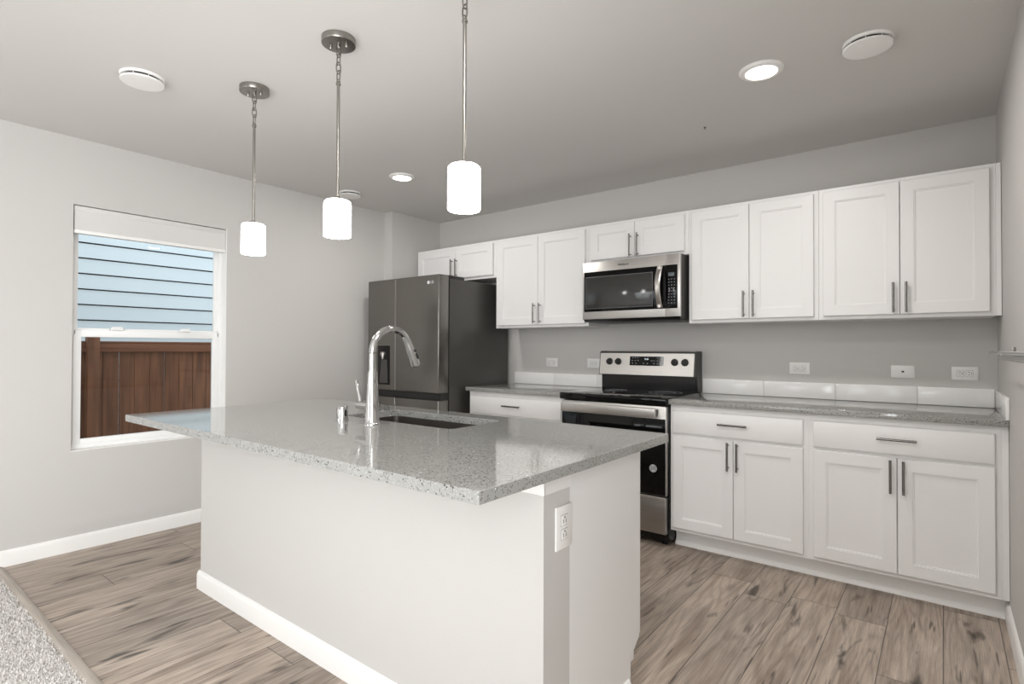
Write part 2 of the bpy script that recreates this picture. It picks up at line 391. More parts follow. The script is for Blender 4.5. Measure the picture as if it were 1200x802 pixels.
# carpet pile where the photo shows it
def carpet_pile():
    mb = MB(); bm = mb.bm
    rnd = random.Random(3)
    for i in range(26000):
        x = rnd.uniform(0.0, 2.05); y = YS-0.034-rnd.random()**1.1*0.62
        if x < 0.003: continue
        h = rnd.uniform(0.006, 0.014); a = rnd.uniform(0, PI); wd = rnd.uniform(0.0012, 0.0026)
        lx, ly = rnd.uniform(-.005, .005), rnd.uniform(-.005, .005)
        dx, dy = math.cos(a)*wd, math.sin(a)*wd
        v = [bm.verts.new(p) for p in ((x-dx, y-dy, -.003), (x+dx, y+dy, -.003), (x+dx*.8+lx, y+dy*.8+ly, h), (x-dx*.8+lx, y-dy*.8+ly, h))]
        bm.faces.new(v)
    me = bpy.data.meshes.new('carpet_pile'); bm.to_mesh(me); bm.free(); me.materials.append(M['carpet'])
    o = bpy.data.objects.new('carpet_pile', me); COL.objects.link(o)
    o['kind'] = 'stuff'; o['label'] = 'speckled pale grey carpet pile beside the oak strip'; o['category'] = 'carpet'
carpet_pile()

# baseboards
BBP = [(0, 0), (0.013, 0), (0.013, 0.070), (0.009, 0.082), (0.004, 0.088), (0, 0.090)]
mb = MB(); mb.prism(BBP, 1, YR, -0.608); struct(mb.build('baseboard_left', M['trim']))
mb = MB(); mb.prism([(W-x, z) for x, z in BBP], 1, YR, -0.549); struct(mb.build('baseboard_right', M['trim']))

# ================================================================ WINDOW
def frame_ring(mb, x0, x1, y0, y1, z0, z1, wy, wz0, wz1, bev=.003):
    """rectangular frame lying in a YZ plane"""
    mb.box(x0, x1, y0, y0+wy, z0, z1, bev); mb.box(x0, x1, y1-wy, y1, z0, z1, bev)
    mb.box(x0, x1, y0+wy-.002, y1-wy+.002, z0, z0+wz0, bev); mb.box(x0, x1, y0+wy-.002, y1-wy+.002, z1-wz1, z1, bev)
win = struct(bpy.data.objects.new('window_1', None)); COL.objects.link(win); win.location = (-0.09, -2.476, WZ0)
XF = -0.085
mb = MB(); frame_ring(mb, -T-.005, XF+.01, WY0, WY1, WZ0, WZ1, .026, .030, .03); mb.build('window_frame', M['vinyl'], win)
# white jamb liners and sill (white reveal)
mb = MB(); mb.box(-T+.001, -.001, WY1-.004, WY1+.0, WZ0, WZ1); mb.box(-T+.001, -.001, WY0, WY1, WZ0, WZ0+.004)
mb.build('window_jamb', M['trim'], win)
# upper sash (outer) and lower sash (inner)
us = MB(); frame_ring(us, -.115, -.093, WY0+.022, WY1-.022, 1.300, WZ1-.028, .026, .030, .03); us = us.build('upper_sash', M['vinyl'], win)
MB().box(-.106, -.103, WY0+.046, WY1-.046, 1.325, WZ1-.05).build('pane', M['glass'], us)
ls = MB(); frame_ring(ls, -.098, -.068, WY0+.022, WY1-.022, WZ0+.026, 1.318, .040, .034, .044); ls = ls.build('lower_sash', M['vinyl'], win)
MB().box(-.086, -.083, WY0+.060, WY1-.060, WZ0+.058, 1.276).build('pane', M['glass'], ls)
lk = MB()
for yy in (-2.68, -2.28): lk.box(-.082, -.052, yy-.035, yy+.035, 1.318, 1.330, .004); lk.tube([(-.066, yy-.028, 1.334), (-.060, yy+.03, 1.336)], .006)
lk.build('sash_lock', M['vinyl'], win)
mb = MB(); mb.box(-.112, -.068, WY0, WY0+.03, 1.29, 1.33); mb.box(-.112, -.068, WY1-.03, WY1, 1.29, 1.33); mb.build('jamb_stop', M['vinyl'], win)

# the blind (raised cellular shade)
bl = thing('roller_blind', 'white raised window blind at the top of the kitchen window', 'blind', (-.03, -2.476, 1.895))
MB().box(-.052, -.008, WY0+.006, WY1-.006, 2.032, WZ1-.004, .003).build('headrail', M['shade_fabric'], bl)
mb = MB(); pr = []
n = 10; z0_, z1_ = 1.918, 2.034
for i in range(n+1):
    z = z0_+(z1_-z0_)*i/n; pr.append((-.010 - (0.003 if i % 2 else 0), z))
pr = pr + [(-.050, z1_), (-.050, z0_)]
mb.prism(pr, 1, WY0+.008, WY1-.008); mb.build('folded_fabric', M['shade_fabric'], bl)
MB().box(-.050, -.006, WY0+.006, WY1-.006, 1.897, 1.919, .004).build('bottom_rail', M['trim'], bl)

# unseen window and sliding door, added behind the camera for their light
def added_openings():
    w2 = struct(bpy.data.objects.new('window_2_added', None)); COL.objects.link(w2); w2.location = (W+.09, (VY0+VY1)/2, VZ0)
    mb = MB(); frame_ring(mb, W+.07, W+T+.002, VY0, VY1, VZ0, VZ1, .05, .05, .05); mb.box(W+.07, W+.11, (VY0+VY1)/2-.03, (VY0+VY1)/2+.03, VZ0, VZ1); mb.build('window_frame', M['vinyl'], w2)
    d = struct(bpy.data.objects.new('door_1_added', None)); COL.objects.link(d); d.location = ((DX0+DX1)/2, YR-.06, 0)
    mb = MB()
    for x0, x1 in ((DX0, DX0+.07), (DX1-.07, DX1), ((DX0+DX1)/2-.05, (DX0+DX1)/2+.05)): mb.box(x0, x1, YR-.10, YR-.02, 0, DZ1, .003)
    mb.box(DX0, DX1, YR-.10, YR-.02, 0, .09, .003).box(DX0, DX1, YR-.10, YR-.02, DZ1-.07, DZ1, .003); mb.build('door_frame', M['vinyl'], d)
added_openings()

# ================================================================ OUTSIDE
struct(MB().box(-14, -T-.01, -16, 10, -.35, -.25).build('ground', M['ground'], smooth=False))
mb = MB()
sp = 0.1665; zz = 1.329-sp*9
while zz < 5.2:
    mb.prism([(-3.196, zz+.014), (-3.176, zz+.014), (-3.192, zz+sp), (-3.2, zz+sp)], 1, -7, 5)
    zz += sp
sd = thing('neighbour_house', 'pale blue clapboard house side seen through the window above the fence', 'house', (-3.5, -1, -.25))
mb.build('clapboard_siding', M['siding'], sd, smooth=False)
MB().box(-3.6, -3.215, -7, 5, -.25, 5.3).build('wall', M['black'], sd, smooth=False)  # black put behind the board gaps to make the lap shadow lines
fn = thing('wooden_fence', 'reddish brown stained board fence outside the kitchen window', 'fence', (-2, -1.5, -.25))
mb = MB(); y = -7.06-.0
ys = [-2.096-.1277*k for k in range(1, 38)][::-1] + [-2.096, -1.972, -1.843, -1.713, -1.585, -1.455, -1.325, -1.195] + [-1.195+.13*k for k in range(1, 40)]
for i, (a, b) in enumerate(zip(ys, ys[1:])):
    ga = .003 if abs(a+2.096) < 1e-6 or abs(a+1.713) < 1e-6 else .0012
    gb = .003 if abs(b+2.096) < 1e-6 or abs(b+1.713) < 1e-6 else .0012
    dx = random.uniform(-.002, .002)
    mb.box(-2.020+dx, -2.002+dx, a+ga, b-gb, -.24, 1.245, .002, 1)
mb.build('boards', M['fence'], fn)
MB().box(-2.000, -1.962, -7, 4, 1.168, 1.250, .004).build('top_rail', M['fence_rail'], fn)
MB().box(-2.045, -1.955, -7, 4, 1.250, 1.266, .004).build('cap', M['fence_rail'], fn)
MB().box(-2.000, -1.962, -7, 4, 0.10, .19, .004).build('bottom_rail', M['fence_rail'], fn)
for yy in (-4.73, -2.315, .1): MB().box(-2.0, -1.91, yy-.045, yy+.045, -.25, 1.345, .004).build('post', M['fence'], fn)

# ================================================================ CABINETS
def ring_panel(mb, x0, x1, z0, z1, rings, yb):
    """front face built of nested rectangular rings (inset, y); closed back at yb"""
    rs = [(0, yb)] + rings
    V = []
    for ins, y in rs:
        V.append([mb.bm.verts.new(p) for p in ((x0+ins, y, z0+ins), (x1-ins, y, z0+ins), (x1-ins, y, z1-ins), (x0+ins, y, z1-ins))])
    for a, b in zip(V, V[1:]):
        for i in range(4): mb.bm.faces.new((a[i], a[(i+1) % 4], b[(i+1) % 4], b[i]))
    mb.bm.faces.new(V[-1]); mb.bm.faces.new(V[0][::-1])
def shaker(x0, x1, z0, z1, yf, th=.019, stile=.058):
    mb = MB(); ring_panel(mb, x0, x1, z0, z1, [(0, yf+.0025), (.0025, yf), (stile, yf), (stile+.001, yf+.0035), (stile+.0065, yf+.004), (stile+.0075, yf+.009)], yf+th)
    return mb
def slab(x0, x1, z0, z1, yf, th=.019):
    mb = MB(); ring_panel(mb, x0, x1, z0, z1, [(0, yf+.005), (.003, yf+.002), (.008, yf)], yf+th); return mb
def bar_pull(cx, cz, yf, vertical, parent, L=.160, cc=.128):
    mb = MB(); r = .0058; yy = yf-.030
    if vertical:
        mb.tube([(cx, yy, cz-L/2), (cx, yy, cz+L/2)], r, 14)
        for s in (-1, 1): mb.tube([(cx, yf+.001, cz+s*cc/2), (cx, yy, cz+s*cc/2)], .0045, 10)
    else:
        mb.tube([(cx-L/2, yy, cz), (cx+L/2, yy, cz)], r, 14)
        for s in (-1, 1): mb.tube([(cx+s*cc/2, yf+.001, cz), (cx+s*cc/2, yy, cz)], .0045, 10)
    return mb.build('handle', M['pull'], parent, label='satin nickel bar handle')

UF, UD = -0.310, -0.331      # face-frame and door planes of the wall cabinets
UT, UB = 2.1275, 1.380
def wall_cabinet(label, x0, x1, zb, dl, dr, z0, z1, split, hz, filler=None, L=.160):
    t = thing('wall_cabinet', label, 'cabinet', ((x0+x1)/2, -.155, zb), 'white wall cabinets in a row along the back wall')
    b = MB(); b.box(x0+.0005, x1-.0005, UF, -.001, zb, UT, .0015, 1)
    if filler: b.box(x1, filler, UF, UF+.02, zb, UT, .0015, 1)
    b.build('cabinet_box', M['white'], t)
    for (a, c, side) in ((dl, split-.0018, 1), (split+.0018, dr, -1)):
        d = shaker(a, c, z0, z1, UD).build('door', M['white'], t)
        hx = c-.026 if side == 1 else a+.026
        bar_pull(hx, hz, UD, True, d, L)
    return t
wall_cabinet('short white two-door wall cabinet above the refrigerator', .129, 1.104, 1.812, .160, 1.078, 1.836, 2.104, .636, 1.928)
wall_cabinet('tall white two-door wall cabinet between the refrigerator and the microwave', 1.104, 2.0, UB, 1.131, 1.976, 1.401, 2.106, 1.547, 1.490)
wall_cabinet('short white two-door wall cabinet directly above the microwave', 2.0, 2.757, 1.838, 2.026, 2.732, 1.862, 2.106, 2.377, 1.938)
wall_cabinet('tall white two-door wall cabinet just right of the microwave', 2.757, 3.513, UB, 2.780, 3.490, 1.401, 2.106, 3.138, 1.490)
wall_cabinet('rightmost tall white two-door wall cabinet, meeting the right wall', 3.513, 4.278, UB, 3.537, 4.255, 1.401, 2.106, 3.895, 1.488, filler=4.2985)

BF, BD = -0.621, -0.641
def base_cabinet(label, x0, x1, dl, dr, split, filler=None, top=.875):
    t = thing('base_cabinet', label, 'cabinet', ((x0+x1)/2, -.31, 0), 'white base cabinets along the back wall')
    b = MB(); b.box(x0, x1, BF, -.001, .108, top, .0015, 1); b.box(x0+.002, x1-.002, -.52, -.002, 0.0, .112)
    if filler: b.box(x1, filler, BF, BF+.02, .108, top, .0015, 1)
    b.build('cabinet_box', M['white'], t)
    dw = slab(dl, dr, .703, .840, BD).build('drawer', M['white'], t)
    bar_pull((dl+dr)/2, .778, BD, False, dw)
    for (a, c, side) in ((dl, split-.0018, 1), (split+.0018, dr, -1)):
        d = shaker(a, c, .132, .688, BD).build('door', M['white'], t)
        bar_pull(c-.024 if side == 1 else a+.024, .600, BD, True, d)
    return t
base_cabinet('white base cabinet with one drawer between the refrigerator and the range', 1.092, 1.988, 1.108, 1.966, 1.536)
base_cabinet('white base cabinet with a drawer and two doors, just right of the range', 2.757, 3.513, 2.776, 3.488, 3.132)
base_cabinet('rightmost white base cabinet with drawer and two doors, beside the right wall', 3.513, 4.275, 3.537, 4.252, 3.896, filler=4.299)
# continuous toe-kick boards with shoe moulding
mb = MB()
for a, b in ((1.092, 1.988), (2.757, W-.0005)):
    mb.box(a, b, -.532, -.519, .001, .109, .001, 1)
    mb.prism([(-.532, 0.0), (-.548, 0.0), (-.548, .006), (-.544, .014), (-.538, .021), (-.532, .024)], 0, a, b)
t_ = struct(mb.build('trim_2', M['trim'])); t_['label'] = 'white toe-kick board under the base cabinets'

# countertops
def slab_top(name, label, x0, x1, y0, y1):
    o = MB().box(x0, x1, y0, y1, CZ-.030, CZ, .0022, 2).build(name, M['quartz'])
    return tag(o, label, 'countertop')
slab_top('countertop', 'short speckled grey countertop between the refrigerator and the range', 1.076, 1.989, -.655, -.001)
slab_top('countertop', 'long speckled grey countertop right of the range under the outlets', 2.756, 4.2985, -.655, -.001)

# tile backsplash: one row of long white tiles
def backsplash(label, edges, side=False):
    t = thing('tile_backsplash', label, 'backsplash', ((edges[0]+edges[-1])/2, -.006, CZ))
    MB().box(edges[0]+.001, edges[-1]-.001, -.007, -.0005, CZ, 1.001, 0).build('grout', M['grout'], t, smooth=False)
    mb = MB()
    for a, b in zip(edges, edges[1:]): mb.box(a+.0012, b-.0012, -.013, -.002, CZ+.0003, 1.004, .0010, 2)
    mb.build('tile_row', M['tile'], t)
    if side:
        mb = MB(); mb.box(W-.013, W-.001, -.655, -.0145, CZ+.0003, 1.004, .0010)
        mb.build('side_tile', M['tile'], t)
backsplash('short white tile backsplash behind the countertop left of the range', [1.071, 1.484, 1.900, 1.995])
backsplash('long white tile backsplash right of the range, turning onto the right wall', [2.744, 3.144, 3.554, 3.957, 4.287], True)

# ================================================================ OUTLETS
def duplex(mb_face, mb_slot, c, u, v, nrm, k):
    """one receptacle centred at c; u = long axis of plate"""
    pass
def outlet(label, cx, cz, kind='duplex', plane='y', pos=0.0, pw=.120, ph=.074, grp='white outlet plates on the back wall'):
    """horizontal plate on the back wall (plane y) or vertical plate on the island end (plane x)"""
    if plane == 'y':
        t = thing('wall_outlet', label, 'outlet', (cx, -.003, cz-ph/2), grp)
        def B(m, a0, a1, b0, b1, d0, d1, bev=0): m.box(cx+a0, cx+a1, -d1, -d0, cz+b0, cz+b1, bev)
    else:
        t = thing('wall_outlet', label, 'outlet', (pos, cx, cz-pw/2), None)
        # long axis vertical: a -> z, b -> y
        def B(m, a0, a1, b0, b1, d0, d1, bev=0): m.box(pos+d0, pos+d1, cx+b0, cx+b1, cz+a0, cz+a1, bev)
    m = MB(); B(m, -pw/2, pw/2, -ph/2, ph/2, .0002, .006, .0022); m.build('cover_plate', M['plate'], t)
    if kind == 'duplex':
        for s in (-1, 1):
            m = MB(); B(m, s*.0195-.0145, s*.0195+.0145, -.0165, .0165, .0055, .0078, .0008); f = m.build('socket', M['plate'], t)
            m = MB(); q = s*.0195
            B(m, q-.001-.006, q-.001+.004, .0055, .0075, .0070, .0082); B(m, q-.007, q+.003, -.0075, -.0055, .0070, .0082)
            B(m, q+.006, q+.0105, -.0025, .0025, .0070, .0082)
            m.build('socket_slots', M['slot'], f)
            # thin grey strips painted in as the shade line round the face
            m = MB(); 
            for (a0, a1, b0, b1) in ((-.0155, -.0147, -.0175, .0175), (.0147, .0155, -.0175, .0175), (-.0155, .0155, -.0175, -.0167), (-.0155, .0155, .0167, .0175)):
                B(m, q+a0, q+a1, b0, b1, .0055, .0064)
            m.build('gap', M['dim_print'], f)
        m = MB(); B(m, -.0022, .0022, -.0022, .0022, .0055, .0068, .0006); m.build('screw', M['plate'], t)
    else:
        m = MB(); B(m, -.006, .006, -.0045, .0045, .0055, .0075); m.build('jack', M['slot'], t)
        for s in (-1, 1):
            m = MB(); B(m, s*.040-.003, s*.040+.003, -.003, .003, .0055, .0068, .001); m.build('screw', M['plate'], t)
    return t
outlet('white outlet on the back wall nearest the refrigerator', 1.465, 1.095, pw=.115)
outlet('white outlet on the back wall at the left edge of the range backguard', 1.866, 1.095, pw=.112)
outlet('white double outlet on the back wall right of the range', 3.356, 1.092, pw=.117)
outlet('white wall plate with one small black jack, between two outlets', 3.890, 1.086, kind='jack', pw=.112, ph=.070)
outlet('white double outlet on the back wall nearest the right wall', 4.165, 1.084, pw=.114, ph=.072)

# ================================================================ REFRIGERATOR
def fridge():
    x0, x1 = .150, 1.020; yf = -.900
    t = thing('refrigerator', 'dark stainless four-door refrigerator in the corner with water dispenser', 'refrigerator', ((x0+x1)/2, -.42, 0))
    MB().box(x0+.006, x1-.006, -.775, -.035, .03, 1.764, .006).build('cabinet_body', M['fridge_side'], t)
    MB().box(x0+.02, x1-.02, -.79, -.77, .05, 1.74).build('door_gasket', M['black'], t)
    xs = .512; g = .0025
    zt, zm1, zm0 = 1.786, .861, .805
    for i, (a, b) in enumerate(((x0, xs-g), (xs+g, x1))):
        d = MB().box(a, b, yf, -.790, zm1, zt, .007, 3).build('upper_door', M['steel_dark'], t)
        # pocket grip: bright lip along the inner edge
        MB().box(b-.004 if i == 0 else a, b if i == 0 else a+.004, yf-.0008, yf+.004, zm1+.005, zt-.008).build('door_edge_trim', M['steel'], d)
        if i == 0:
            dx0, dx1, dz0, dz1 = .292, .448, .905, 1.232
            fr = MB(); fr.box(dx0-.010, dx1+.010, yf-.0025, yf+.004, dz0-.010, dz1+.010, .002).build('dispenser_frame', M['steel_dark'], d)
            p = MB().box(dx0, dx1, yf-.0045, yf+.002, dz0, dz1, .001).build('dispenser_recess', M['blackgloss'], fr_ := d)
            m = MB(); m.box((dx0+dx1)/2-.028, (dx0+dx1)/2+.022, yf-.020, yf-.003, 1.150, 1.180, .004); m.lathe([(.010, 0), (.013, .015), (.013, .05)], ((dx0+dx1)/2, yf-.013, 1.120)); m.build('water_nozzle', M['steel'], d)
            m = MB(); m.prism([(dx0+.030, .920), (dx1-.022, .920), (dx1-.030, 1.115), (dx0+.052, 1.115)], 1, yf-.010, yf-.004); m.build('dispenser_paddle', M['darkgrey'], d)
        else:
            m = MB(); m.lathe([(.013, 0), (.013, .0016), (.012, .002)], (.905, yf-.0018, 1.727), 'y', 28); m.build('round_emblem', M['print'], d)
            text_mesh('emblem_letters', 'LG', .030, (.945, yf-.0006, 1.727), (PI/2, 0, 0), M['print'], d)
    # recessed grip band between upper and lower doors
    MB().box(x0+.004, x1-.004, yf+.030, -.785, zm0-.01, zm1+.01).build('grip_recess', M['black'], t)
    for a, b in ((x0, xs-g), (xs+g, x1)):
        MB().box(a, b, yf, -.790, .075, zm0, .007, 3).build('lower_door', M['steel_dark'], t)
    MB().box(x0+.01, x1-.01, -.86, -.70, .012, .075, .004).build('kick_grille', M['black'], t)
    for s in (x0+.06, x1-.06):
        for y in (-.70, -.10): MB().lathe([(.018, 0), (.018, .012), (.008, .014), (.008, .04)], (s, y, 0)).build('foot', M['black'], t)
    for a, b in ((x0+.015, x0+.10), (x1-.085, x1-.012)):
        m = MB(); m.box(a, b, -.80, -.60, 1.7625, 1.789, .004); m.build('hinge_cover', M['black'], t)
fridge()

# ================================================================ MICROWAVE
def microwave():
    x0, x1, z0, z1, yf = 2.012, 2.766, 1.405, 1.8365, -.420
    t = thing('microwave', 'stainless over-the-range microwave with black glass door', 'microwave', ((x0+x1)/2, -.2, z0))
    MB().box(x0+.004, x1-.030, yf+.024, -.002, z0+.004, z1, .003).build('casing', M['darkgrey'], t)
    xs = 2.640
    d = MB().box(x0, xs-.001, yf, yf+.024, z0+.018, z1-.004, .003).build('door', M['steel'], t)
    MB().box(2.026, xs-.0012, yf-.0025, yf+.001, 1.477, 1.762, .002).build('door_glass', M['black_glass'], d)
    MB().box(2.040, 2.552, yf-.0034, yf-.002, 1.497, 1.726, .001).build('window_border', M['dim_print'], d)
    MB().box(2.043, 2.549, yf-.0040, yf-.003, 1.500, 1.723, .0005).build('window_glass', M['lcd_dark'], d)
    # curved handle
    m = MB(); n = 18; L = []
    for i in range(n+1):
        s = i/n; z = 1.484+(1.757-1.484)*s; b = math.sin(PI*s)
        L.append((z, .012+.046*b))
    V = []
    for z, o_ in L:
        V.append([m.bm.verts.new(p) for p in ((2.588, yf-o_, z), (2.596, yf-o_-.006, z), (2.618, yf-o_-.006, z), (2.626, yf-o_, z), (2.618, yf-o_+.008, z), (2.596, yf-o_+.008, z))])
    for a, b in zip(V, V[1:]):
        for i in range(6): m.bm.faces.new((a[i], a[(i+1) % 6], b[(i+1) % 6], b[i]))
    m.bm.faces.new(V[0]); m.bm.faces.new(V[-1][::-1])
    for z in (1.494, 1.747): m.box(2.596, 2.618, yf-.030, yf+.001, z-.012, z+.012, .002)
    m.build('handle', M['steel'], d)
    p = MB().box(xs+.0004, x1-.026, yf, yf+.024, z0+.018, z1-.004, .003).build('control_panel', M['steel'], t)
    MB().box(xs+.0006, 2.722, yf-.0025, yf+.001, 1.477, 1.762, .001).build('control_glass', M['black_glass'], p)
    MB().box(2.660, 2.702, yf-.0034, yf-.002, 1.688, 1.712, .001).build('display', M['lcd_dim'], p)
    for r in range(9):
        for c in range(3):
            cx = 2.664+c*.019; cz = 1.668-r*.0195
            MB().box(cx-.0035, cx+.0035, yf-.0032, yf-.002, cz-.0018, cz+.0018).build('button', M['mid_print'], p)
    MB().prism([(yf+.002, z0+.017), (yf+.03, z0), (-.004, z0), (-.004, z0+.017)], 0, x0+.006, x1-.032).build('bottom_vent', M['black'], t)
    m = MB(); m.box(2.30, 2.46, yf+.05, yf+.12, z0-.006, z0+.001, .002); m.build('grease_filter', M['darkgrey'], t)
    text_mesh('brand_lettering', 'Whirlpool', .020, (2.335, yf-.0012, 1.797), (PI/2, 0, 0), M['darkgrey'], d)
M['lcd_dark'] = mat('dark_window_mesh', (0.030, 0.029, 0.027), 0.09, bump=0.01)
microwave()

# ================================================================ RANGE
def kitchen_range():
    x0, x1 = 1.995, 2.752; yf = -.668
    t = thing('kitchen_range', 'stainless and black freestanding electric range with smooth glass cooktop', 'stove', ((x0+x1)/2, -.34, 0))
    MB().box(x0, x1, yf+.035, -.030, .030, .868, .003).build('body', M['blackgloss'], t)
    # cooktop
    ct = MB().box(x0-.004, x1+.004, yf-.022, -.118, .868, .912, .007, 3).build('cooktop', M['black_glass'], t)
    for (cx, cy, r) in ((2.19, -.50, .112), (2.19, -.24, .080), (2.565, -.50, .085), (2.565, -.24, .112)):
        m = MB()
        for rr in (r, r-.006, r*.6):
            m.lathe([(rr-.0012, 0), (rr-.0012, .0004), (rr+.0012, .0004), (rr+.0012, 0)], (cx, cy, .9119), 'z', 48, False)
        m.build('burner_ring', M['dim_print'], ct)
    # door
    d = MB().box(x0+.004, x1-.004, yf-.004, yf+.034, .315, .860, .004).build('oven_door', M['steel'], t)
    MB().box(x0+.009, x1-.006, yf-.008, yf-.002, .318, .783, .002).build('door_glass', M['black_glass'], d)
    m = MB(); m.box(x0+.030, x1-.050, yf-.062, yf-.044, .793, .851, .006, 3); m.build('handle', M['steel'], d)
    for a in (x0+.036, x1-.064): MB().box(a-.0, a+.010, yf-.046, yf-.002, .802, .842, .003).build('handle_mount', M['darkgrey'], d)
    # sticker on the door
    st = MB().lathe([(.024, 0), (.024, .0008)], (2.668, yf-.0092, .478), 'y', 32).build('door_sticker', M['print'], d)
    m = MB(); m.lathe([(.0215, 0), (.0215, .0006), (.019, .0006), (.019, 0)], (2.668, yf-.0099, .478), 'y', 32, False)
    for k in range(4): m.box(2.668-.012, 2.668+.012, yf-.0100, yf-.0090, .4685+k*.006, .4715+k*.006)
    m.box(2.6545, 2.6575, yf-.0100, yf-.0090, .466, .492); m.box(2.6785, 2.6815, yf-.0100, yf-.0090, .466, .492)
    m.build('sticker_print', M['dim_print'], st)
    # drawer
    dr = MB().box(x0+.006, x1-.006, yf-.004, yf+.034, .082, .305, .004).build('storage_drawer', M['steel_mid'], t)
    MB().box(x0+.006, x1-.006, yf-.007, yf+.002, .292, .307, .003).build('drawer_lip', M['steel'], dr)
    for a in (x0+.05, x1-.05):
        for y in (-.58, -.08): MB().lathe([(.018, 0), (.018, .008), (.010, .010), (.010, .035)], (a, y, 0)).build('foot', M['black'], t)
    # backguard
    bg = MB(); bg.prism([(-.105, .905), (-.008, .905), (-.008, 1.188), (-.050, 1.192), (-.092, 1.190), (-.105, 1.02)], 0, x0+.004, x1-.022); bg = bg.build('backguard', M['blackgloss'], t)
    m = MB(); m.prism([(-.150, 1.022), (-.110, 1.018), (-.090, 1.176), (-.128, 1.181)], 0, x0+.006, x1-.024); cp = m.build('control_panel', M['steel'], t)
    m = MB(); m.prism([(-.132, 1.180), (-.132, 1.187), (-.120, 1.193), (-.012, 1.193), (-.012, 1.178)], 0, x0+.006, x1-.024); m.build('top_cap', M['darkgrey'], t)
    for a, b in ((x0+.002, x0+.006), (x1-.024, x1-.014)):
        m = MB(); m.prism([(-.152, 1.018), (-.128, 1.188), (-.115, 1.195), (-.010, 1.195), (-.010, .912), (-.080, .912), (-.104, 1.018)], 0, a, b); m.build('end_cap', M['darkgrey'], t)
    # tilted local frame for things on the panel
    dz, dy = 1.181-1.022, -.128+.150; ang = math.atan2(dy, dz)
    def on(z, off): # y at height z, offset outward
        return -.150 + (z-1.022)/dz*dy - off
    for kx in (2.082, 2.154, 2.590, 2.664):
        m = MB(); c = (kx, 0, 0); kz = 1.117
        m.lathe([(.026, 0), (.026, -.003), (.0205, -.006), (.0195, -.022), (.017, -.0245)], (kx, on(kz, 0), kz), 'y', 28)
        kb = m.build('knob', M['black'], cp)
        m = MB(); m.box(kx-.0045, kx+.0045, on(kz, .032), on(kz, .006), kz-.017, kz+.018, .002); m.build('grip', M['black'], kb)
        m = MB()
        for k in range(-3, 4):
            a = PI/2+k*.62
            m.box(kx+math.cos(a)*.034-.0012, kx+math.cos(a)*.034+.0012, on(kz+math.sin(a)*.034, .0006), on(kz+math.sin(a)*.034, -.002), kz+math.sin(a)*.034-.0012, kz+math.sin(a)*.034+.0012)
        m.build('dial_marks', M['dim_print'], cp)
    m = MB(); za, zb = 1.090, 1.157
    m.prism([(on(za, .002), za), (on(zb, .002), zb), (on(zb, -.003), zb), (on(za, -.003), za)], 0, 2.248, 2.508); dsp = m.build('display', M['black_glass'], cp)
    text_mesh('clock_digits', '9:45', .018, (2.380, on(1.137, .0026), 1.137), (PI/2-ang, 0, 0), M['lcd'], dsp)
    m = MB()
    for (r, cols) in ((0, (.024, .044, .064, .215, .240)), (1, (.020, .044, .066, .170, .190, .215, .240)), (2, (.024, .050, .110, .140, .190, .215, .238))):
        z = 1.147-r*.0205
        for c in cols: MB().box(2.248+c-.0048, 2.248+c+.0048, on(z, .0026), on(z, .001), z-.0022, z+.0022).build('button', M['mid_print'], dsp)
M['steel_mid'] = brushed('drawer_stainless', (0.40, 0.385, 0.365), 0.30)
kitchen_range()

# ================================================================ ISLAND
IX0, IX1, IY0, IY1 = 1.136, 3.290, -2.990, -1.954
KX0, KX1 = 1.128, 3.227          # island base
KY0, KY1, KYc = -2.655, -2.524, -2.064
KYd = -2.044                     # face of the island doors
SX0, SX1, SY0, SY1 = 1.925, 2.605, -2.380, -2.068

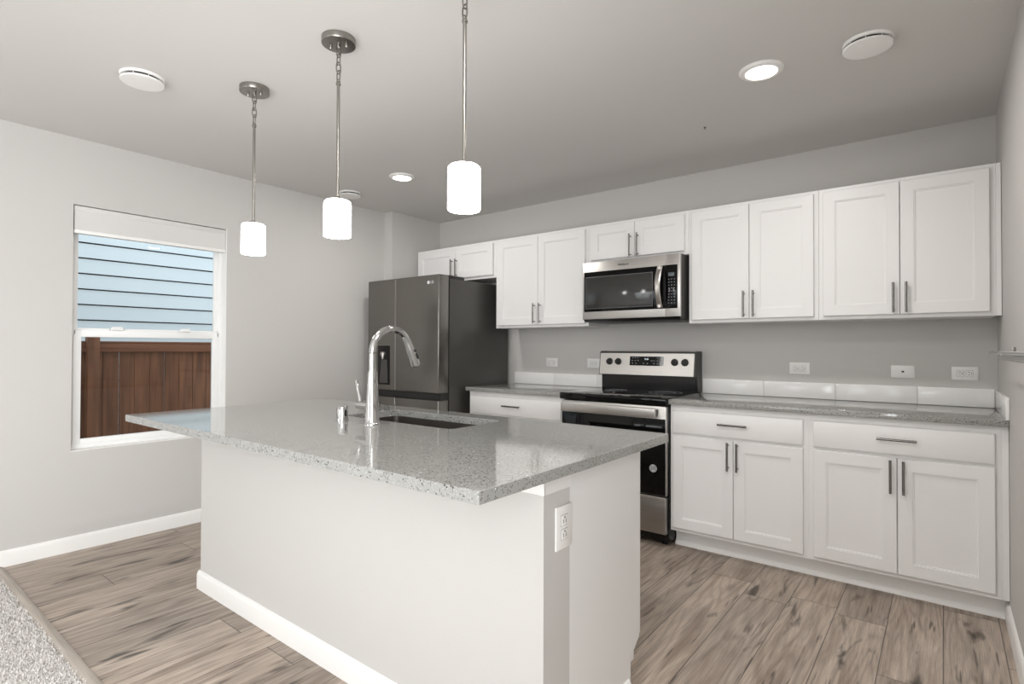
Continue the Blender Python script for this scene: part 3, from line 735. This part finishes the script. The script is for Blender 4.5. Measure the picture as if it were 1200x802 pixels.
def island():
    t = thing('kitchen_island', 'white kitchen island base with grey painted knee wall end', 'island', ((KX0+KX1)/2, -2.35, 0))
    MB().box(KX0, KX1, KY0, KY1, 0, .8745).build('knee_wall', M['wall'], t, smooth=False)
    m = MB(); m.box(KX0-.003, KX1+.003, KY0-.003, KY0+.002, .815, .8745, .001, 1); m.box(KX1-.002, KX1+.003, KY0-.002, KY1+.004, .815, .8745, .001, 1)
    m.box(KX0-.003, KX0+.002, KY0-.002, KY1, .815, .8745, .001, 1); m.build('top_band', M['trim'], t)
    # end panels with toe notch
    zt = .150
    prof = [(KY1, 0.0), (KYc-.085, 0.0), (KYc-.085, zt), (KYc, zt+.020), (KYc, .8745), (KY1, .8745)]
    prof = [(KY1, 0.0), (KYc-.068, 0.0), (KYc-.068, .150), (KYc-.012, .192), (KYc, .200), (KYc, .8745), (KY1, .8745)]
    for a, b in ((KX1-.018, KX1), (KX0, KX0+.018)):
        m = MB(); m.prism(prof, 0, a, b); m.build('end_panel', M['white'], t)
    m = MB(); m.box(KX0+.018, KX1-.018, KY1, -2.10, .10, .115); m.box(KX0+.018, SX0-.02, KY1, -2.07, .115, .870); m.box(SX1+.02, KX1-.018, KY1, -2.07, .115, .870)
    m.box(SX0-.02, SX1+.02, -2.075, -2.066, .115, .620); m.box(KX0+.018, KX1-.018, -2.140, -2.130, 0, .112); m.build('cabinet_box', M['white'], t)
    xs = [KX0+.002, 1.62, 2.27, 2.745, KX1-.002]
    for i, (a, b) in enumerate(zip(xs, xs[1:])):
        # fronts facing the range
        m = MB(); ring_panel(m, a+.003, b-.003, .205, .855, [(0, KYd-.0025), (.0025, KYd), (.058, KYd), (.062, KYd-.006)], KYd-.0165)
        d = m.build('door', M['white'], t)
        h = MB(); cx = b-.035; h.tube([(cx, KYd+.03, .62), (cx, KYd+.03, .78)], .0058); h.tube([(cx, KYd-.001, .64), (cx, KYd+.03, .64)], .0045); h.tube([(cx, KYd-.001, .76), (cx, KYd+.03, .76)], .0045); h.build('handle', M['pull'], d)
    # baseboard wrapping three sides
    m = MB()
    m.prism([(KY0-x, z) for x, z in BBP], 0, KX0-.013, KX1+.013)
    m.prism([(KX1+x, z) for x, z in BBP], 1, KY0-.010, KYc-.085)
    m.prism([(KX0-x+.0005, z-.0005) for x, z in BBP], 1, KY0-.005, KYc-.085)
    m.build('baseboard', M['trim'], t)
island()
outlet('white outlet on the grey end of the island below the countertop', -2.562, .710, plane='x', pos=KX1, pw=.121, ph=.080)

def island_top():
    bm = bmesh.new()
    zb, zt = CZ-.030, CZ
    def rr(x0, x1, y0, y1, r, n):
        pts = []
        for cx, cy, a0 in ((x1-r, y1-r, 0), (x0+r, y1-r, PI/2), (x0+r, y0+r, PI), (x1-r, y0+r, 1.5*PI)):
            for i in range(n+1):
                a = a0+PI/2*i/n; pts.append((cx+r*math.cos(a), cy+r*math.sin(a)))
        return pts
    outer = rr(IX0, IX1, IY0, IY1, .004, 6); inner = rr(SX0, SX1, SY0, SY1, .030, 6)
    N = len(outer)
    def ring(pts, z): return [bm.verts.new((x, y, z)) for x, y in pts]
    e = .0015
    o_in = rr(IX0+e, IX1-e, IY0+e, IY1-e, .004, 6); i_out = rr(SX0-e, SX1+e, SY0-e, SY1+e, .0315, 6)
    R = [ring(outer, zb), ring(outer, zt-e), ring(o_in, zt), ring(i_out, zt), ring(inner, zt-e), ring(inner, zb)]
    for a, b in zip(R, R[1:]+[R[0]]):
        for i in range(N): bm.faces.new((a[i], a[(i+1) % N], b[(i+1) % N], b[i]))
    m = MB(); m.add(bm); o = m.build('island_countertop', M['quartz'])
    tag(o, 'large speckled grey quartz top on the white island with sink cutout', 'countertop')
island_top()

def sink():
    t = thing('kitchen_sink', 'undermount stainless steel sink basin set into the island top', 'sink', ((SX0+SX1)/2, (SY0+SY1)/2, .675))
    bm = bmesh.new()
    def rr(g, r, z, n=6):
        x0, x1, y0, y1 = SX0-g, SX1+g, SY0-g, SY1+g
        pts = []
        for cx, cy, a0 in ((x1-r, y1-r, 0), (x0+r, y1-r, PI/2), (x0+r, y0+r, PI), (x1-r, y0+r, 1.5*PI)):
            for i in range(n+1):
                a = a0+PI/2*i/n; pts.append(bm.verts.new((cx+r*math.cos(a), cy+r*math.sin(a), z)))
        return pts
    top = CZ-.0305
    R = [rr(.018, .045, top), rr(.002, .032, top), rr(-.004, .034, top-.17), rr(-.018, .045, top-.195), rr(-.050, .06, top-.2)]
    Ro = [rr(.018, .045, top-.002), rr(.006, .036, top-.003), rr(.000, .038, top-.175), rr(-.016, .048, top-.202), rr(-.050, .06, top-.205)]
    n = len(R[0])
    for S in (R, Ro):
        for a, b in zip(S, S[1:]):
            for i in range(n): bm.faces.new((a[i], a[(i+1) % n], b[(i+1) % n], b[i]))
        bm.faces.new(S[-1])
    for i in range(n): bm.faces.new((R[0][i], R[0][(i+1) % n], Ro[0][(i+1) % n], Ro[0][i]))
    m = MB(); m.add(bm); m.build('basin', M['sink_steel'], t)
    m = MB(); m.lathe([(.056, .0), (.056, .003), (.046, .004), (.036, -.001), (.010, -.002)], ((SX0+SX1)/2, (SY0+SY1)/2, top-.199)); m.build('drain', M['steel'], t)
sink()

def faucet():
    bx, by = 2.262, -2.478
    t = thing('kitchen_faucet', 'tall chrome gooseneck pull-down faucet on the island', 'faucet', (bx, by, CZ))
    m = MB(); m.lathe([(.0330, 0), (.0330, .003), (.0305, .006), (.0285, .012), (.0235, .13), (.0195, .20), (.0185, .212)], (bx, by, CZ), 'z', 40); m.build('tapered_body', M['chrome'], t)
    z1 = 1.205; R = .098
    path = [(bx, by, CZ+.205), (bx, by, 1.12), (bx, by, z1-.01)]
    for i in range(0, 19):
        a = PI - (PI*0.86)*i/18
        path.append((bx, by+R+R*math.cos(a), z1-.012+R*math.sin(a)))
    m = MB(); m.tube(path, .0150, 24); m.build('gooseneck', M['chrome'], t)
    a = PI*0.14; e = Vector(path[-1]); dirv = Vector((0, math.sin(a), -math.cos(a)))
    dirv.normalize()
    p = [e-dirv*.005, e+dirv*.012, e+dirv*.020, e+dirv*.075, e+dirv*.105, e+dirv*.109]
    m = MB(); m.tube(p, [.0152, .0158, .0172, .0190, .0198, .0165], 28); hd = m.build('spray_head', M['chrome'], t)
    up = Vector((0, dirv.z*-1, dirv.y)); up = Vector((0, -dirv.z, dirv.y)).normalized()
    # buttons sit on the side facing the room's right
    for (s, L) in ((.040, .006), (.066, .014)):
        c = e+dirv*s+Vector((.0165, .0075, .003))
        m = MB(); m.tube([c-dirv*L, c-dirv*L*.5, c+dirv*L*.5, c+dirv*L], [.004, .0066, .0066, .004], 12); m.build('spray_button', M['black'], hd)
    m = MB(); m.tube([(bx, by, z1-.016), (bx, by, z1-.010)], .0158, 24); m.build('joint_ring', M['nickel'], t)
    # side valve and lever
    m = MB(); m.tube([(bx-.018, by, .978), (bx-.062, by, .978), (bx-.092, by, .978), (bx-.096, by, .978)], [.0170, .0170, .0170, .0140], 24); m.build('valve', M['chrome'], t)
    m = MB(); m.tube([(bx-.078, by, .992), (bx-.082, by, 1.006), (bx-.094, by, 1.045), (bx-.104, by, 1.072), (bx-.106, by, 1.077)], [.0100, .0078, .0072, .0080, .005], 14); m.build('lever', M['chrome'], t)
faucet()

def air_gap():
    c = (2.060, -2.478, CZ)
    t = thing('air_gap_cap', 'short round chrome cap on the island top left of the faucet', 'air gap', c)
    m = MB(); m.lathe([(.0265, 0), (.0265, .004), (.0235, .006), (.0235, .055), (.022, .0585), (.019, .060)], c, 'z', 36); b = m.build('cap', M['chrome'], t)
    m = MB(); m.box(c[0]+.014, c[0]+.0243, c[1]-.005, c[1]+.006, CZ+.016, CZ+.046, .002); m.build('vent_slot', M['black'], t)
air_gap()

# ================================================================ PENDANTS
def pendant(x, y, label):
    t = thing('pendant_light', label, 'lamp', (x, y, 1.66), 'pendant lights hanging in a row above the island')
    m = MB(); m.lathe([(.067, 0), (.067, -.0225), (.0655, -.0250), (.062, -.0255), (.020, -.0265)], (x, y, H-.0005), 'z', 48); cn = m.build('canopy', M['nickel'], t)
    m = MB(); m.lathe([(.008, 0), (.008, -.010), (.005, -.014)], (x, y, H-.026), 'z', 16)
    for s in (-1, 1): m.lathe([(.006, 0), (.006, -.010), (.004, -.014)], (x+s*.030, y+s*.016, H-.025), 'z', 12)
    m.build('canopy_screw', M['nickel'], cn)
    # chain: alternating oval links
    m = MB(); zt = H-.036; zb = 2.294; n = 4; L = (zt-zb)/n
    for k in range(n):
        zc = zt-L*(k+.5); hl = L*.5+.006; r = .0100; pts = []
        for i in range(20):
            a = 2*PI*i/20; u = r*math.cos(a); v = math.sin(a); v = math.copysign(min(abs(v)*1.25, 1), v)*hl
            pts.append((x+(u if k % 2 else 0), y+(0 if k % 2 else u), zc+v))
        m.tube(pts, .0027, 8, closed=True)
    m.build('chain', M['nickel'], t)
    m = MB(); pts = [(x, y+.007*math.cos(2*PI*i/16), 2.291+.007*math.sin(2*PI*i/16)) for i in range(16)]; m.tube(pts, .0022, 8, closed=True)
    m.lathe([(.0062, 0), (.0098, .003), (.0098, .011), (.006, .015)], (x, y, 2.272), 'z', 20)
    m.tube([(x, y, 1.800), (x, y, 2.276)], .0062, 16); m.build('rod', M['nickel'], t)
    zb = 1.660; r = .0530
    m = MB(); m.lathe([(r-.004, 0), (r-.001, 0.0005), (r, .004), (r, .134), (r-.002, .140), (r-.007, .1445), (r-.016, .1465), (.010, .1475)], (x, y, zb), 'z', 48, True); m.build('glass_shade', M['shade_glass'], t)
    m = MB(); m.lathe([(.013, 0), (.013, .010), (.007, .016)], (x, y, zb+.146), 'z', 20); m.build('shade_holder', M['nickel'], t)
pendant(1.470, -2.573, 'leftmost and farthest of the three nickel pendants with white glass shades')
pendant(2.155, -2.573, 'middle of the three nickel pendants with white cylinder shades')
pendant(2.852, -2.573, 'rightmost and nearest of the three pendants, its ceiling canopy out of frame')

# ================================================================ CEILING FITTINGS
def downlight(x, y, label, power=7.5):
    t = thing('recessed_light', label, 'light', (x, y, H-.014), 'lit round ceiling lights')
    m = MB(); m.lathe([(.093, 0), (.093, -.004), (.086, -.011), (.068, -.0135), (.066, -.010), (.066, 0)], (x, y, H-.0003), 'z', 56, False); m.build('trim_ring', M['trim'], t)
    la = bpy.data.lights.new('downlight_lamp', 'AREA'); la.shape = 'DISK'; la.size = .12; la.energy = power; la.color = (1.0, .975, .945)
    lo = bpy.data.objects.new('downlight_lamp', la); COL.objects.link(lo); lo.parent = t; lo.location = (0, 0, -.002)
    m = MB(); m.lathe([(.0665, -.0095), (.060, -.0122), (.030, -.0135), (.004, -.0137)], (x, y, H), 'z', 48); m.build('lens', M['lens'], t)
downlight(3.438, -1.262, 'lit round ceiling light above the right-hand wall cabinets')
added_downlight = downlight(3.45, -3.05, 'added unseen ceiling light brightening the aisle beside the island', 15.0)  # unseen lamp added to lift the base cabinets and island end
downlight(0.972, -1.230, 'lit round ceiling light toward the refrigerator, between two pendants')
def ceiling_disc(x, y, label, r=.092):
    t = thing('ceiling_vent', label, 'vent', (x, y, H-.040), 'unlit round white ceiling discs')
    m = MB(); m.lathe([(r+.002, 0), (r+.002, -.003), (r-.003, -.010), (r-.012, -.010), (r-.012, 0)], (x, y, H-.0003), 'z', 56, False); m.build('base_ring', M['trim'], t)
    m = MB(); m.lathe([(r-.016, 0), (r-.016, -.024)], (x, y, H-.0003), 'z', 40); m.build('core', M['black'], t)
    for k in range(8):
        a = 2*PI*k/8; m = MB(); m.box(x+math.cos(a)*(r-.013)-.0015, x+math.cos(a)*(r-.013)+.0015, y+math.sin(a)*(r-.013)-.0015, y+math.sin(a)*(r-.013)+.0015, H-.024, H-.008)
        m.build('spacer', M['trim'], t)
    m = MB(); m.lathe([(r-.004, 0), (r, -.002), (r, -.006), (r-.003, -.009), (r-.02, -.0105), (.004, -.011)], (x, y, H-.020), 'z', 56); m.build('cover_disc', M['plate'], t)
ceiling_disc(3.838, -1.240, 'unlit round white ceiling disc nearest the right wall', .088)
ceiling_disc(1.163, -2.945, 'unlit round white ceiling disc on the left, left of the pendants', .088)
ceiling_disc(0.312, -1.207, 'unlit round white ceiling disc by the left wall behind the middle pendant', .085)
m = MB(); m.lathe([(.007, 0), (.007, -.003), (.003, -.006), (.002, -.014)], (3.022, -.780, H), 'z', 12)
tag(m.build('ceiling_screw', M['nickel']), 'tiny dark screw in the ceiling above the microwave', 'screw')

# ================================================================ RAIL ON THE RIGHT WALL
def towel_rail():
    t = thing('towel_bar', 'polished chrome double towel bar on the right wall at the picture edge', 'towel bar', (W-.03, -1.9, 1.19))
    m = MB(); m.tube([(4.222, -1.000, 1.2035), (4.222, -1.006, 1.2035), (4.222, -1.02, 1.2035), (4.222, -2.80, 1.2035)], [.004, .0075, .0050, .0050], 16); m.build('rear_bar', M['chrome'], t)
    m = MB(); m.tube([(4.226, -1.455, 1.190), (4.226, -1.462, 1.190), (4.226, -1.48, 1.190), (4.226, -2.80, 1.190)], [.004, .0085, .0105, .0105], 20); m.build('front_bar', M['chrome'], t)
    m = MB(); m.box(4.246, 4.257, -1.506, -1.494, 1.188, 1.222, .0015); m.box(4.218, 4.252, -1.505, -1.495, 1.186, 1.206, .0015); m.build('spacer_pin', M['nickel'], t)
    for y in (-2.35, -2.75):
        m = MB(); m.box(4.215, W-.0005, y-.012, y+.012, 1.180, 1.215, .002); m.box(W-.008, W-.0003, y-.03, y+.03, 1.168, 1.228, .003); m.build('wall_post', M['nickel'], t)
towel_rail()

bpy.context.view_layer.update()
